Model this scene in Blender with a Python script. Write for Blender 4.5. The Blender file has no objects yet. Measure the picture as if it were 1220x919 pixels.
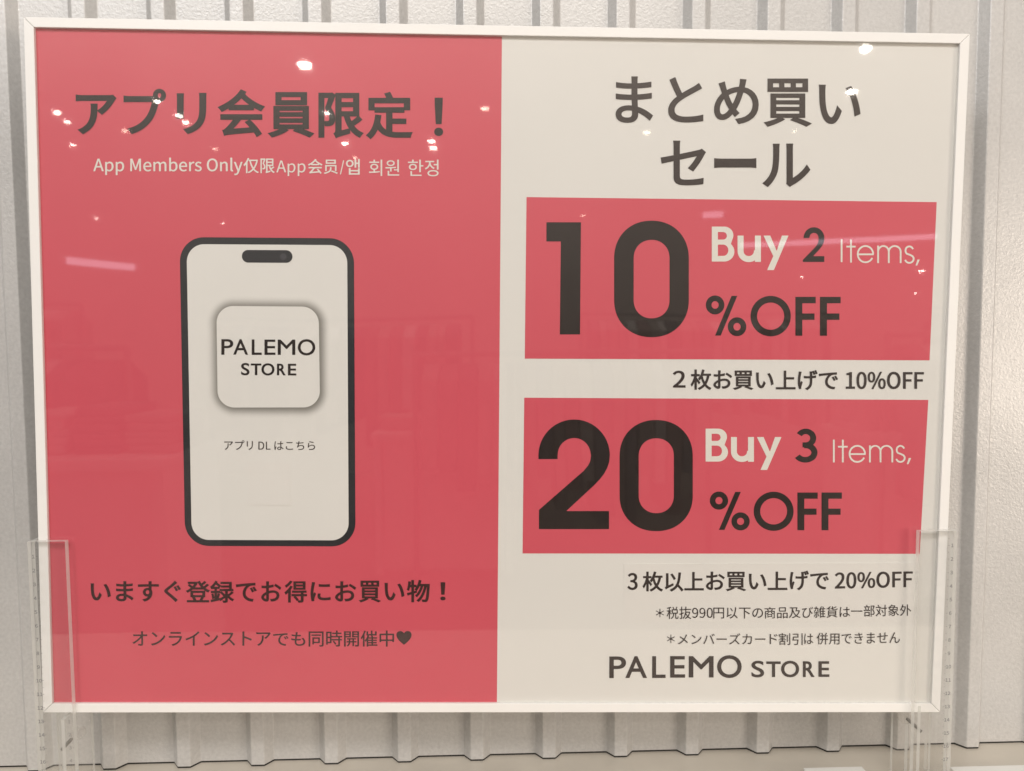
import bpy, bmesh, math, os, random
import numpy as np
from mathutils import Matrix, Vector

scene = bpy.context.scene
COL = scene.collection
random.seed(4)

# ------------------------------------------------------------------ camera
F_PX = 899.56                      # focal length in pixels of the 1220 px wide photograph
CAM = np.array([-0.008225, -0.496072, 0.027077])
PITCH, YAW, ROLL = -0.064292, -0.032887, 0.006265


def rot(a, b, c):
    ca, sa = math.cos(a), math.sin(a)
    cb, sb = math.cos(b), math.sin(b)
    cc, sc = math.cos(c), math.sin(c)
    rx = np.array([[1, 0, 0], [0, ca, -sa], [0, sa, ca]])
    rz = np.array([[cb, -sb, 0], [sb, cb, 0], [0, 0, 1]])
    ry = np.array([[cc, 0, sc], [0, 1, 0], [-sc, 0, cc]])
    return rz @ rx @ ry


RC = rot(PITCH, YAW, ROLL)
cam_data = bpy.data.cameras.new('camera')
cam_data.sensor_fit = 'HORIZONTAL'
cam_data.sensor_width = 36.0
cam_data.lens = F_PX / 1220.0 * 36.0
cam_data.clip_start = 0.01
cam_data.clip_end = 200.0
cam = bpy.data.objects.new('camera', cam_data)
COL.objects.link(cam)
m4 = Matrix.Identity(4)
for r in range(3):
    m4[r][0] = RC[r, 0]
    m4[r][1] = RC[r, 2]
    m4[r][2] = -RC[r, 1]
    m4[r][3] = CAM[r]
cam.matrix_world = m4
scene.camera = cam

# ------------------------------------------------------------------ view and ambient
scene.view_settings.view_transform = 'Standard'
scene.view_settings.look = 'None'
scene.view_settings.gamma = 1.0
scene.view_settings.exposure = 0.0
scene.cycles.max_bounces = 10
scene.cycles.transparent_max_bounces = 24
scene.cycles.use_denoising = True
scene.cycles.caustics_reflective = False
scene.cycles.caustics_refractive = False

world = bpy.data.worlds.new('World')
scene.world = world
world.use_nodes = True
bgn = world.node_tree.nodes['Background']
bgn.inputs[0].default_value = (1.0, 0.945, 0.885, 1)
bgn.inputs[1].default_value = 0.55


def area(name, loc, target, sx, sy, watts, color):
    d = bpy.data.lights.new(name, 'AREA')
    d.shape = 'RECTANGLE'
    d.size, d.size_y, d.energy, d.color = sx, sy, watts, color
    o = bpy.data.objects.new(name, d)
    COL.objects.link(o)
    o.location = loc
    o.rotation_euler = (Vector(target) - Vector(loc)).to_track_quat('-Z', 'Y').to_euler()
    return o


area('shop_light_overhead', (-0.20, -1.55, 1.45), (0.0, 0.0, -0.1), 2.0, 0.35, 23.5, (1.0, 0.945, 0.895))
area('shop_light_warm', (1.75, -1.25, -0.05), (0.25, 0.0, -0.2), 0.6, 0.5, 13.5, (1.0, 0.86, 0.73))  # unseen fill lamp, added to brighten the lower right
area('shop_light_cool', (-1.05, -1.5, 1.30), (-0.2, 0.05, -0.1), 0.7, 0.5, 7.0, (0.88, 0.93, 1.0))  # unseen fill lamp, added to cool the left side

area('shop_wall_washer', (0.0, -6.0, 3.7), (0.0, -7.0, 0.6), 12.0, 0.3, 230.0, (1.0, 0.93, 0.84))  # added unseen lamp: grades the far wall that the cover sheet mirrors

# ------------------------------------------------------------------ helpers


def tag(o, label=None, cat=None, group=None, kind=None):
    for k, v in (('label', label), ('category', cat), ('group', group), ('kind', kind)):
        if v:
            o[k] = v
    return o


def empty(name, loc=(0, 0, 0), matrix=None):
    o = bpy.data.objects.new(name, None)
    o.empty_display_size = 0.02
    COL.objects.link(o)
    if matrix is not None:
        o.matrix_world = matrix
    else:
        o.location = loc
    return o


def link(name, me, mat, parent=None, smooth=False):
    o = bpy.data.objects.new(name, me)
    COL.objects.link(o)
    for mm in (mat if isinstance(mat, (list, tuple)) else [mat]):
        me.materials.append(mm)
    if parent is not None:
        o.parent = parent
    if smooth:
        for p in me.polygons:
            p.use_smooth = True
    return o


def mesh_from(verts, faces, name='m'):
    me = bpy.data.meshes.new(name)
    me.from_pydata([tuple(v) for v in verts], [], faces)
    me.update()
    return me


def bm_mesh(bm, name='m'):
    me = bpy.data.meshes.new(name)
    bmesh.ops.recalc_face_normals(bm, faces=bm.faces)
    bm.to_mesh(me)
    bm.free()
    return me


def box_bm(x0, x1, y0, y1, z0, z1, bevel=0.0, seg=2, bm=None):
    own = bm is None
    b2 = bmesh.new()
    vs = [b2.verts.new(p) for p in ((x0, y0, z0), (x1, y0, z0), (x1, y1, z0), (x0, y1, z0),
                                    (x0, y0, z1), (x1, y0, z1), (x1, y1, z1), (x0, y1, z1))]
    for f in ((0, 1, 2, 3), (4, 7, 6, 5), (0, 4, 5, 1), (1, 5, 6, 2), (2, 6, 7, 3), (3, 7, 4, 0)):
        b2.faces.new([vs[i] for i in f])
    bmesh.ops.recalc_face_normals(b2, faces=b2.faces)
    if bevel:
        bmesh.ops.bevel(b2, geom=list(b2.edges), offset=bevel, segments=seg, affect='EDGES', profile=0.5)
    if own:
        return b2
    me = bpy.data.meshes.new('tmp')
    b2.to_mesh(me)
    b2.free()
    bm.from_mesh(me)
    bpy.data.meshes.remove(me)
    return bm


# ------------------------------------------------------------------ the tilted plane of the board
LEAN, PROLL, PYAW = 0.004787, -0.01577, -0.013857
W, H = 0.606, 0.452322
ex = Vector((math.cos(PROLL), math.sin(PROLL) * math.sin(LEAN) + math.cos(PROLL) * math.sin(PYAW),
             math.sin(PROLL) * math.cos(LEAN))).normalized()
ez = Vector((-math.sin(PROLL), math.cos(PROLL) * math.sin(LEAN) - math.sin(PROLL) * math.sin(PYAW),
             math.cos(PROLL) * math.cos(LEAN)))
ez = (ez - ez.dot(ex) * ex).normalized()
ey = ez.cross(ex).normalized()
BM = Matrix.Identity(4)
for r in range(3):
    BM[r][0], BM[r][1], BM[r][2] = ex[r], ey[r], ez[r]
BI = BM.inverted()


def ray(px, py):
    d = RC @ np.array([(px - 610.0) / F_PX, 1.0, -(py - 459.5) / F_PX])
    return Vector(CAM), Vector(d)


def on_board(px, py, depth):
    """measurement of the photograph: local (x, z) on the board plane lying `depth` behind its front"""
    o, d = ray(px, py)
    o = BI @ o
    d = BI.to_3x3() @ d
    t = (depth - o.y) / d.y
    q = o + d * t
    return q.x, q.z


def at_y(px, py, y):
    o, d = ray(px, py)
    t = (y - o.y) / d.y
    return o + d * t


# ------------------------------------------------------------------ materials


def mat(name, base, rough=0.5, metal=0.0, spec=0.5, bump=None, vary=None, coat=0.0):
    m = bpy.data.materials.new(name)
    m.use_nodes = True
    nt = m.node_tree
    p = nt.nodes['Principled BSDF']
    p.inputs['Base Color'].default_value = (*base, 1)
    p.inputs['Roughness'].default_value = rough
    p.inputs['Metallic'].default_value = metal
    p.inputs['Specular IOR Level'].default_value = spec
    p.inputs['Coat Weight'].default_value = coat
    tc = nt.nodes.new('ShaderNodeTexCoord')
    if vary:
        amt, sc = vary
        n = nt.nodes.new('ShaderNodeTexNoise')
        n.inputs['Scale'].default_value = sc
        n.inputs['Detail'].default_value = 5
        nt.links.new(tc.outputs['Object'], n.inputs['Vector'])
        r = nt.nodes.new('ShaderNodeMapRange')
        r.inputs['From Min'].default_value = 0.3
        r.inputs['From Max'].default_value = 0.7
        r.inputs['To Min'].default_value = 1 - amt
        r.inputs['To Max'].default_value = 1 + amt
        nt.links.new(n.outputs['Fac'], r.inputs['Value'])
        mx = nt.nodes.new('ShaderNodeVectorMath')
        mx.operation = 'SCALE'
        mx.inputs[0].default_value = base
        nt.links.new(r.outputs[0], mx.inputs['Scale'])
        nt.links.new(mx.outputs[0], p.inputs['Base Color'])
    if bump:
        st, sc, dist = bump
        n = nt.nodes.new('ShaderNodeTexNoise')
        n.inputs['Scale'].default_value = sc
        n.inputs['Detail'].default_value = 3
        nt.links.new(tc.outputs['Object'], n.inputs['Vector'])
        b = nt.nodes.new('ShaderNodeBump')
        b.inputs['Strength'].default_value = st
        b.inputs['Distance'].default_value = dist
        nt.links.new(n.outputs['Fac'], b.inputs['Height'])
        nt.links.new(b.outputs[0], p.inputs['Normal'])
    return m


def emit_mat(name, color, strength):
    m = bpy.data.materials.new(name)
    m.use_nodes = True
    nt = m.node_tree
    nt.nodes.clear()
    e = nt.nodes.new('ShaderNodeEmission')
    e.inputs[0].default_value = (*color, 1)
    e.inputs[1].default_value = strength
    o = nt.nodes.new('ShaderNodeOutputMaterial')
    nt.links.new(e.outputs[0], o.inputs[0])
    return m


def clear_mat(name, tint, ior=1.49, rough=0.0, wave=None, haze=0.0, haze_color=(0.8, 0.8, 0.78)):
    """thin clear plastic: fresnel reflection over straight transmission"""
    m = bpy.data.materials.new(name)
    m.use_nodes = True
    nt = m.node_tree
    nt.nodes.clear()
    tr = nt.nodes.new('ShaderNodeBsdfTransparent')
    tr.inputs[0].default_value = (*tint, 1)
    gl = nt.nodes.new('ShaderNodeBsdfGlossy')
    gl.inputs['Roughness'].default_value = rough
    gl.inputs[0].default_value = (1, 1, 1, 1)
    fr = nt.nodes.new('ShaderNodeFresnel')
    # the Fresnel node inverts its index on back faces; give it the inverse there so both faces act alike
    ge = nt.nodes.new('ShaderNodeNewGeometry')
    io = nt.nodes.new('ShaderNodeMapRange')
    io.inputs['To Min'].default_value = ior
    io.inputs['To Max'].default_value = 1.0 / ior
    nt.links.new(ge.outputs['Backfacing'], io.inputs['Value'])
    nt.links.new(io.outputs[0], fr.inputs['IOR'])
    mx = nt.nodes.new('ShaderNodeMixShader')
    out = nt.nodes.new('ShaderNodeOutputMaterial')
    src = tr
    if haze:
        df = nt.nodes.new('ShaderNodeBsdfDiffuse')
        df.inputs[0].default_value = (*haze_color, 1)
        tl = nt.nodes.new('ShaderNodeBsdfTranslucent')
        tl.inputs[0].default_value = (*haze_color, 1)
        ad = nt.nodes.new('ShaderNodeMixShader')
        nt.links.new(df.outputs[0], ad.inputs[1])
        nt.links.new(tl.outputs[0], ad.inputs[2])
        hm = nt.nodes.new('ShaderNodeMixShader')
        hm.inputs[0].default_value = haze
        nt.links.new(tr.outputs[0], hm.inputs[1])
        nt.links.new(ad.outputs[0], hm.inputs[2])
        src = hm
    nt.links.new(fr.outputs[0], mx.inputs[0])
    nt.links.new(src.outputs[0], mx.inputs[1])
    nt.links.new(gl.outputs[0], mx.inputs[2])
    nt.links.new(mx.outputs[0], out.inputs[0])
    if wave:
        tc = nt.nodes.new('ShaderNodeTexCoord')
        h = None
        for sc, amp in wave:
            n = nt.nodes.new('ShaderNodeTexNoise')
            n.inputs['Scale'].default_value = sc
            n.inputs['Detail'].default_value = 1
            nt.links.new(tc.outputs['Object'], n.inputs['Vector'])
            mu = nt.nodes.new('ShaderNodeMath')
            mu.operation = 'MULTIPLY'
            mu.inputs[1].default_value = amp
            nt.links.new(n.outputs['Fac'], mu.inputs[0])
            if h is None:
                h = mu
            else:
                a = nt.nodes.new('ShaderNodeMath')
                nt.links.new(h.outputs[0], a.inputs[0])
                nt.links.new(mu.outputs[0], a.inputs[1])
                h = a
        b = nt.nodes.new('ShaderNodeBump')
        b.inputs['Strength'].default_value = 1.0
        b.inputs['Distance'].default_value = 1.0
        nt.links.new(h.outputs[0], b.inputs['Height'])
        nt.links.new(b.outputs[0], gl.inputs['Normal'])
    return m


M = {}
M['paper'] = mat('poster_paper', (0.80, 0.79, 0.765), 0.6, vary=(0.012, 9), bump=(0.15, 900, 0.0002))
M['patch'] = mat('patch_paper', (0.80, 0.785, 0.76), 0.65, vary=(0.012, 9))
M['pink'] = mat('pink_print', (0.68, 0.090, 0.130), 0.55, vary=(0.02, 7))
M['ink'] = mat('black_ink', (0.013, 0.006, 0.005), 0.5)
M['soft_ink'] = mat('dark_grey_ink', (0.034, 0.023, 0.021), 0.5)
M['red_ink'] = mat('maroon_black_ink', (0.045, 0.012, 0.012), 0.5)
M['white_ink'] = mat('unprinted_white_letters', (0.80, 0.78, 0.72), 0.6)
M['pale_pink'] = mat('pale_pink_letters', (0.82, 0.77, 0.72), 0.6)
M['phone_black'] = mat('phone_outline_ink', (0.016, 0.017, 0.022), 0.5)
M['phone_grey'] = mat('phone_camera_ink', (0.05, 0.05, 0.06), 0.5)
M['frame'] = mat('white_coated_aluminium', (0.84, 0.835, 0.815), 0.32, bump=(0.05, 400, 0.0002), vary=(0.01, 30))
M['back'] = mat('grey_backing_board', (0.62, 0.60, 0.56), 0.8)
M['cover'] = clear_mat('clear_cover_sheet', (0.985, 0.985, 0.98), 1.42, 0.028, wave=((5.0, 0.0006),))
M['acrylic'] = clear_mat('clear_acrylic', (0.995, 0.996, 0.995), 1.36, 0.01, haze=0.012)
M['acrylic_milky'] = clear_mat('filmed_acrylic', (0.985, 0.98, 0.975), 1.36, 0.03, haze=0.06, haze_color=(0.85, 0.83, 0.8))
M['acrylic_edge'] = clear_mat('polished_acrylic_edge', (0.97, 0.98, 0.97), 1.49, 0.15, haze=0.68, haze_color=(0.95, 0.95, 0.92))
M['mark'] = mat('scale_ink', (0.26, 0.26, 0.26), 0.6)
M['screw'] = mat('clear_plastic_screw', (0.24, 0.23, 0.21), 0.25)
M['gasket'] = mat('dark_gap_strip', (0.02, 0.018, 0.015), 0.8)  # near-black colour standing for shade at the wall foot
M['box'] = mat('white_card', (0.80, 0.79, 0.75), 0.55, vary=(0.02, 40))


def wall_material():
    m = bpy.data.materials.new('embossed_steel_sheet')
    m.use_nodes = True
    nt = m.node_tree
    p = nt.nodes['Principled BSDF']
    tc = nt.nodes.new('ShaderNodeTexCoord')
    # soft cloudy tone of the coated metal
    n1 = nt.nodes.new('ShaderNodeTexNoise')
    n1.inputs['Scale'].default_value = 11
    n1.inputs['Detail'].default_value = 6
    nt.links.new(tc.outputs['Object'], n1.inputs['Vector'])
    n3 = nt.nodes.new('ShaderNodeTexNoise')
    n3.inputs['Scale'].default_value = 420
    n3.inputs['Detail'].default_value = 3
    nt.links.new(tc.outputs['Object'], n3.inputs['Vector'])
    add = nt.nodes.new('ShaderNodeMath')
    nt.links.new(n1.outputs['Fac'], add.inputs[0])
    nt.links.new(n3.outputs['Fac'], add.inputs[1])
    cr = nt.nodes.new('ShaderNodeMapRange')
    cr.inputs['From Min'].default_value = 0.7
    cr.inputs['From Max'].default_value = 1.3
    cr.inputs['To Min'].default_value = 0.90
    cr.inputs['To Max'].default_value = 1.10
    nt.links.new(add.outputs[0], cr.inputs['Value'])
    sc = nt.nodes.new('ShaderNodeVectorMath')
    sc.operation = 'SCALE'
    sc.inputs[0].default_value = (0.56, 0.555, 0.545)
    nt.links.new(cr.outputs[0], sc.inputs['Scale'])
    nt.links.new(sc.outputs[0], p.inputs['Base Color'])
    p.inputs['Metallic'].default_value = 0.2
    p.inputs['Roughness'].default_value = 0.38
    # fine embossed grain
    n2 = nt.nodes.new('ShaderNodeTexNoise')
    n2.inputs['Scale'].default_value = 520
    n2.inputs['Detail'].default_value = 2.5
    n2.inputs['Distortion'].default_value = 0.6
    nt.links.new(tc.outputs['Object'], n2.inputs['Vector'])
    b = nt.nodes.new('ShaderNodeBump')
    b.inputs['Strength'].default_value = 0.36
    b.inputs['Distance'].default_value = 0.0006
    nt.links.new(n2.outputs['Fac'], b.inputs['Height'])
    nt.links.new(b.outputs[0], p.inputs['Normal'])
    return m


M['wall'] = wall_material()
M['counter'] = mat('beige_laminate', (0.60, 0.55, 0.47), 0.35, vary=(0.06, 25), bump=(0.1, 300, 0.0003))
M['counter_edge'] = mat('beige_strip', (0.66, 0.61, 0.53), 0.35, vary=(0.05, 30))

# ------------------------------------------------------------------ structure: folded steel wall
WY = 0.050           # valley plane of the wall
P, PH, ZB = 0.053374, -0.294698, -0.285426
RIB_H, SLOPE, FRONT = 0.0068, 0.0052, 0.0092
prof = []
N0, N1 = -7, 21
for n in range(N0, N1):
    x = PH + n * P
    for dx, dy in ((0, 0), (SLOPE, RIB_H), (SLOPE + FRONT, RIB_H), (2 * SLOPE + FRONT, 0)):
        prof.append((x + dx, WY - dy))
prof.insert(0, (prof[0][0] - 0.03, WY))
prof.append((prof[-1][0] + 0.03, WY))
TOPZ = 0.75


def round_profile(pts, r=0.0006):
    out = [pts[0]]
    for i in range(1, len(pts) - 1):
        a, b, c = (np.array(pts[i - 1]), np.array(pts[i]), np.array(pts[i + 1]))
        u = (a - b) / np.linalg.norm(a - b)
        v = (c - b) / np.linalg.norm(c - b)
        p0, p1 = b + u * r, b + v * r
        for t in (0, 0.5, 1):
            out.append(tuple((1 - t) ** 2 * p0 + 2 * t * (1 - t) * b + t * t * p1))
    out.append(pts[-1])
    return out


rp = round_profile(prof)
nz = 2
verts, faces = [], []
zs = [ZB + 0.0014, TOPZ]
for (x, y) in rp:
    for z in zs:
        verts.append((x, y, z))
for i in range(len(rp) - 1):
    faces.append((2 * i, 2 * i + 2, 2 * i + 3, 2 * i + 1))
# back skin gives the sheet its thickness
k = len(verts)
for (x, y) in rp:
    for z in zs:
        verts.append((x, y + 0.0012, z))
for i in range(len(rp) - 1):
    faces.append((k + 2 * i, k + 2 * i + 1, k + 2 * i + 3, k + 2 * i + 2))
    faces.append((2 * i, k + 2 * i, k + 2 * i + 2, 2 * i + 2))
    faces.append((2 * i + 1, 2 * i + 3, k + 2 * i + 3, k + 2 * i + 1))
wall = link('wall', mesh_from(verts, faces), M['wall'], smooth=False)
tag(wall, kind='structure', label='pale grey folded steel sheet wall with upright ribs behind the board')

# added dark strip giving the shade of the gap under the sheet
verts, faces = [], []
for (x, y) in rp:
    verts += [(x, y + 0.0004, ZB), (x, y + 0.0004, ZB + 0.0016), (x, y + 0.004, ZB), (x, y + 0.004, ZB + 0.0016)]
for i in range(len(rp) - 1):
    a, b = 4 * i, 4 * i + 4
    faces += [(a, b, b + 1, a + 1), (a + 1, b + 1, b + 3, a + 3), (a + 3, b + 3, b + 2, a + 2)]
shade_line = link('sealing_strip', mesh_from(verts, faces), M['gasket'], parent=wall)  # no real seal: added strip standing in for the shaded gap

# counter on which everything stands: a back ledge, then the top sheet
bm = box_bm(-1.2, 1.2, -0.30, 0.30, ZB - 0.03, ZB, 0.001)
ctop = link('counter_top', bm_mesh(bm), M['counter'])
tag(ctop, kind='structure', label='beige counter top at the foot of the ribbed wall')
bm = box_bm(-1.0, 1.0, 0.0285, 0.0555, ZB - 0.001, ZB + 0.0002, 0.0001)

# ------------------------------------------------------------------ lettering engine
FONT_DEFAULT = None
try:
    FONT_CJK = bpy.data.fonts.load(os.path.join(bpy.utils.resource_path('LOCAL'), 'datafiles', 'fonts',
                                                'Noto Sans CJK Regular.woff2'))
except Exception:
    FONT_CJK = None
_cache = {}
AN = 0.72


def font_polys(text, which):
    """outline edges of a typeset string, as an (n,2,2) array of segments in em units x100"""
    key = (text, which)
    if key in _cache:
        return _cache[key]
    c = bpy.data.curves.new('t', 'FONT')
    c.body = text
    c.size = 10.0
    c.resolution_u = 6
    if which == 'cjk' and FONT_CJK:
        c.font = FONT_CJK
    o = bpy.data.objects.new('t', c)
    COL.objects.link(o)
    dg = bpy.context.evaluated_depsgraph_get()
    dg.update()
    me = bpy.data.meshes.new_from_object(o.evaluated_get(dg))
    co = np.array([v.co[:2] for v in me.vertices])
    cnt, way = {}, {}
    for p in me.polygons:
        vs_ = list(p.vertices)
        if p.normal.z < 0:
            vs_.reverse()
        for a, b in zip(vs_, vs_[1:] + vs_[:1]):
            e = (min(a, b), max(a, b))
            cnt[e] = cnt.get(e, 0) + 1
            way[e] = (a, b)
    seg = np.array([[co[way[e][0]], co[way[e][1]]] for e, n in cnt.items() if n == 1])
    bpy.data.objects.remove(o)
    bpy.data.meshes.remove(me)
    bpy.data.curves.remove(c)
    _cache[key] = seg
    return seg


def poly_segs(polys):
    out = []
    for p in polys:
        p = np.asarray(p, float)
        out.append(np.stack([p, np.roll(p, -1, axis=0)], 1))
    return np.concatenate(out)


def bilinear(seg, box, quad):
    """map points from a source box into a quad (tl, tr, br, bl)"""
    x0, y0, x1, y1 = box
    u = (seg[..., 0] - x0) / (x1 - x0)
    v = (y1 - seg[..., 1]) / (y1 - y0)
    tl, tr, br, bl = [np.array(q) for q in quad]
    u, v = u[..., None], v[..., None]
    return (1 - v) * ((1 - u) * tl + u * tr) + v * ((1 - u) * bl + u * br)


def fill_mesh(groups, grow, cell, sharp=False):
    """flat mesh of the union of even-odd outline groups, thickened by grow (metres)"""
    verts, faces, vid = [], [], {}
    pts = np.concatenate([g.reshape(-1, 2) for g in groups])
    pad = abs(grow) + 3 * cell
    lo = pts.min(0) - pad
    hi = pts.max(0) + pad
    nx, nzz = int(np.ceil((hi[0] - lo[0]) / cell)) + 1, int(np.ceil((hi[1] - lo[1]) / cell)) + 1
    F = np.full((nzz, nx), 1e3)
    for g in groups:
        D = np.full((nzz, nx), 1e3)
        flip = np.zeros((nzz, nx + 1), np.int32)
        R = abs(grow) + 2.2 * cell
        for a, b in g:
            i0 = max(int((min(a[0], b[0]) - R - lo[0]) / cell), 0)
            i1 = min(int((max(a[0], b[0]) + R - lo[0]) / cell) + 2, nx)
            j0 = max(int((min(a[1], b[1]) - R - lo[1]) / cell), 0)
            j1 = min(int((max(a[1], b[1]) + R - lo[1]) / cell) + 2, nzz)
            X = lo[0] + np.arange(i0, i1)[None] * cell
            Z = lo[1] + np.arange(j0, j1)[:, None] * cell
            d = b - a
            L = d @ d
            if L < 1e-18:
                continue
            t = np.clip(((X - a[0]) * d[0] + (Z - a[1]) * d[1]) / L, 0, 1)
            dist = np.hypot(X - a[0] - t * d[0], Z - a[1] - t * d[1])
            np.minimum(D[j0:j1, i0:i1], dist, out=D[j0:j1, i0:i1])
            za, zb_ = (a[1] - lo[1]) / cell, (b[1] - lo[1]) / cell
            ja, jb = sorted((za, zb_))
            js = np.arange(int(np.ceil(ja)), int(np.ceil(jb)))
            if len(js):
                xx = a[0] + (js * cell + lo[1] - a[1]) / (b[1] - a[1]) * d[0]
                ii = np.clip(np.ceil((xx - lo[0]) / cell).astype(int), 0, nx)
                np.add.at(flip, (js, ii), 1)
        if grow > 0 and sharp:
            # keep convex corners square when the letter is made bolder
            nxt = {}
            for a, b in g:
                nxt[(round(a[0], 8), round(a[1], 8))] = b
            for a, b in g:
                c = nxt.get((round(b[0], 8), round(b[1], 8)))
                if c is None:
                    continue
                d1, d2 = b - a, c - b
                l1, l2 = np.hypot(*d1), np.hypot(*d2)
                if l1 < 1e-9 or l2 < 1e-9:
                    continue
                d1, d2 = d1 / l1, d2 / l2
                if d1[0] * d2[1] - d1[1] * d2[0] < 0.42:
                    continue
                R = grow * 1.5 + 2.2 * cell
                i0 = max(int((b[0] - R - lo[0]) / cell), 0)
                i1 = min(int((b[0] + R - lo[0]) / cell) + 2, nx)
                j0 = max(int((b[1] - R - lo[1]) / cell), 0)
                j1 = min(int((b[1] + R - lo[1]) / cell) + 2, nzz)
                X = lo[0] + np.arange(i0, i1)[None] * cell - b[0]
                Z = lo[1] + np.arange(j0, j1)[:, None] * cell - b[1]
                rr = np.hypot(X, Z)
                sub = D[j0:j1, i0:i1]
                ms = (X * d1[0] + Z * d1[1] > 0) & (X * d2[0] + Z * d2[1] < 0) & (sub >= rr - 1e-9)
                val = np.maximum(X * d1[1] - Z * d1[0], X * d2[1] - Z * d2[0])
                sub[ms] = np.maximum(val, 0)[ms]
        inside = (np.cumsum(flip, 1)[:, :nx] % 2) == 1
        S = np.where(inside, -D, D) - grow
        F = np.minimum(F, S)
    F = np.where(np.abs(F) < 1e-9, 1e-9, F)
    IN = F < 0

    def vert(key, p):
        if key not in vid:
            vid[key] = len(verts)
            verts.append(p)
        return vid[key]

    full = IN[:-1, :-1] & IN[1:, :-1] & IN[:-1, 1:] & IN[1:, 1:]
    anyin = IN[:-1, :-1] | IN[1:, :-1] | IN[:-1, 1:] | IN[1:, 1:]
    # long rows of full cells, merged over several grid rows where they agree
    for j in range(nzz - 1):
        row = full[j].astype(np.int8)
        dd = np.diff(np.concatenate([[0], row, [0]]))
        for s, e in zip(np.where(dd == 1)[0], np.where(dd == -1)[0]):
            q = []
            for (i, jj) in ((s, j), (e, j), (e, j + 1), (s, j + 1)):
                q.append(vert((i, jj, 0), (lo[0] + i * cell, lo[1] + jj * cell)))
            faces.append(q)
    for j, i in zip(*np.where(anyin & ~full)):
        cs = ((i, j), (i + 1, j), (i + 1, j + 1), (i, j + 1))
        fv = [F[c[1], c[0]] for c in cs]
        poly = []
        for k_ in range(4):
            c0, c1 = cs[k_], cs[(k_ + 1) % 4]
            f0, f1 = fv[k_], fv[(k_ + 1) % 4]
            if f0 < 0:
                poly.append(vert((c0[0], c0[1], 0), (lo[0] + c0[0] * cell, lo[1] + c0[1] * cell)))
            if (f0 < 0) != (f1 < 0):
                if c0 > c1:
                    c0, c1, f0, f1 = c1, c0, f1, f0
                t = f0 / (f0 - f1)
                t = min(max(t, 0.001), 0.999)
                poly.append(vert((c0[0], c0[1], 1 if c1[0] > c0[0] else 2),
                                 (lo[0] + (c0[0] + t * (c1[0] - c0[0])) * cell,
                                  lo[1] + (c0[1] + t * (c1[1] - c0[1])) * cell)))
        if len(poly) >= 3:
            faces.append(poly)
    return verts, faces


def lay_flat(name, vf, depth, material, parent, label=None):
    v, f = vf
    me = mesh_from([(x, depth, z) for x, z in v], [list(reversed(q)) for q in f])
    o = link(name, me, material, parent)
    if label:
        o['label'] = label
    return o


# ------------------------------------------------------------------ the framed board
board = empty('sign_board', matrix=BM)
tag(board, 'white framed sale poster board in pink and white, held upright between two clear stands', 'sign board')
RW, RD = 0.0062, 0.0095       # rail face width and depth
PD = 0.0024                   # the paper lies this far behind the rail fronts
hw, hh = W / 2, H / 2


def rail(quad):
    """mitred rail: quad of (x,z): outer a, outer b, inner b, inner a"""
    b = bmesh.new()
    f = [b.verts.new((x, 0.0, z)) for x, z in quad]
    k_ = [b.verts.new((x, RD, z)) for x, z in quad]
    b.faces.new(f)
    b.faces.new(list(reversed(k_)))
    for i in range(4):
        j = (i + 1) % 4
        b.faces.new((f[j], f[i], k_[i], k_[j]))
    bmesh.ops.recalc_face_normals(b, faces=b.faces)
    bmesh.ops.bevel(b, geom=[e for e in b.edges], offset=0.00035, segments=2, affect='EDGES', profile=0.5)
    return bm_mesh(b)


g = 0.00011
O = [(-hw, hh), (hw, hh), (hw, -hh), (-hw, -hh)]
I = [(-hw + RW, hh - RW), (hw - RW, hh - RW), (hw - RW, -hh + RW), (-hw + RW, -hh + RW)]
for i in range(4):
    j = (i + 1) % 4
    a, b_, c_, d_ = np.array(O[i]), np.array(O[j]), np.array(I[j]), np.array(I[i])
    u = (b_ - a) / np.linalg.norm(b_ - a) * g
    link('frame_rail', rail([tuple(a + u), tuple(b_ - u), tuple(c_ - u), tuple(d_ + u)]), M['frame'], board, smooth=False)
link('backing_board', bm_mesh(box_bm(-hw + 0.003, hw - 0.003, RD - 0.0025, RD + 0.0006, -hh + 0.003, hh - 0.003)), M['back'], board)
IW, IH = hw - RW + 0.0012, hh - RW + 0.0012
poster = link('poster', bm_mesh(box_bm(-IW + 0.0008, IW - 0.0008, PD, PD + 0.0004, -IH + 0.0008, IH - 0.0008)), M['paper'], board)
L1, L2, L3, L4 = PD - 0.00012, PD - 0.00024, PD - 0.00036, PD - 0.00048
LAB = {}


def q4(pts, depth):
    return [on_board(x, y, depth) for x, y in pts]


def flat_quad(name, pts, depth, material, label=None):
    q = q4(pts, depth)
    o = link(name, mesh_from([(x, depth, z) for x, z in q], [(3, 2, 1, 0)]), material, poster)
    if label:
        o['label'] = label
    return o


# pink left half: reaches under the rails
tx, tz = on_board(598.0, 40, L1)
bx, bz = on_board(592.0, 839, L1)
sl = (tx - bx) / (tz - bz)
qx = [(-IW + 0.001, IH - 0.001), (tx + sl * (IH - 0.001 - tz), IH - 0.001), (bx + sl * (-IH + 0.001 - bz), -IH + 0.001), (-IW + 0.001, -IH + 0.001)]
o = link('pink_field', mesh_from([(x, L1, z) for x, z in qx], [(3, 2, 1, 0)]), M['pink'], poster)
o['label'] = 'pink left half of the poster'
o = flat_quad('offer_block', [(627.3, 235), (1116, 241), (1107.5, 429.5), (625.2, 427.5)], L1, M['pink'], 'upper pink block with the ten percent offer')
o = flat_quad('offer_block', [(624.6, 474), (1106, 476.7), (1095.7, 660), (622.6, 659.6)], L1, M['pink'], 'lower pink block with the twenty percent offer')


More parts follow.
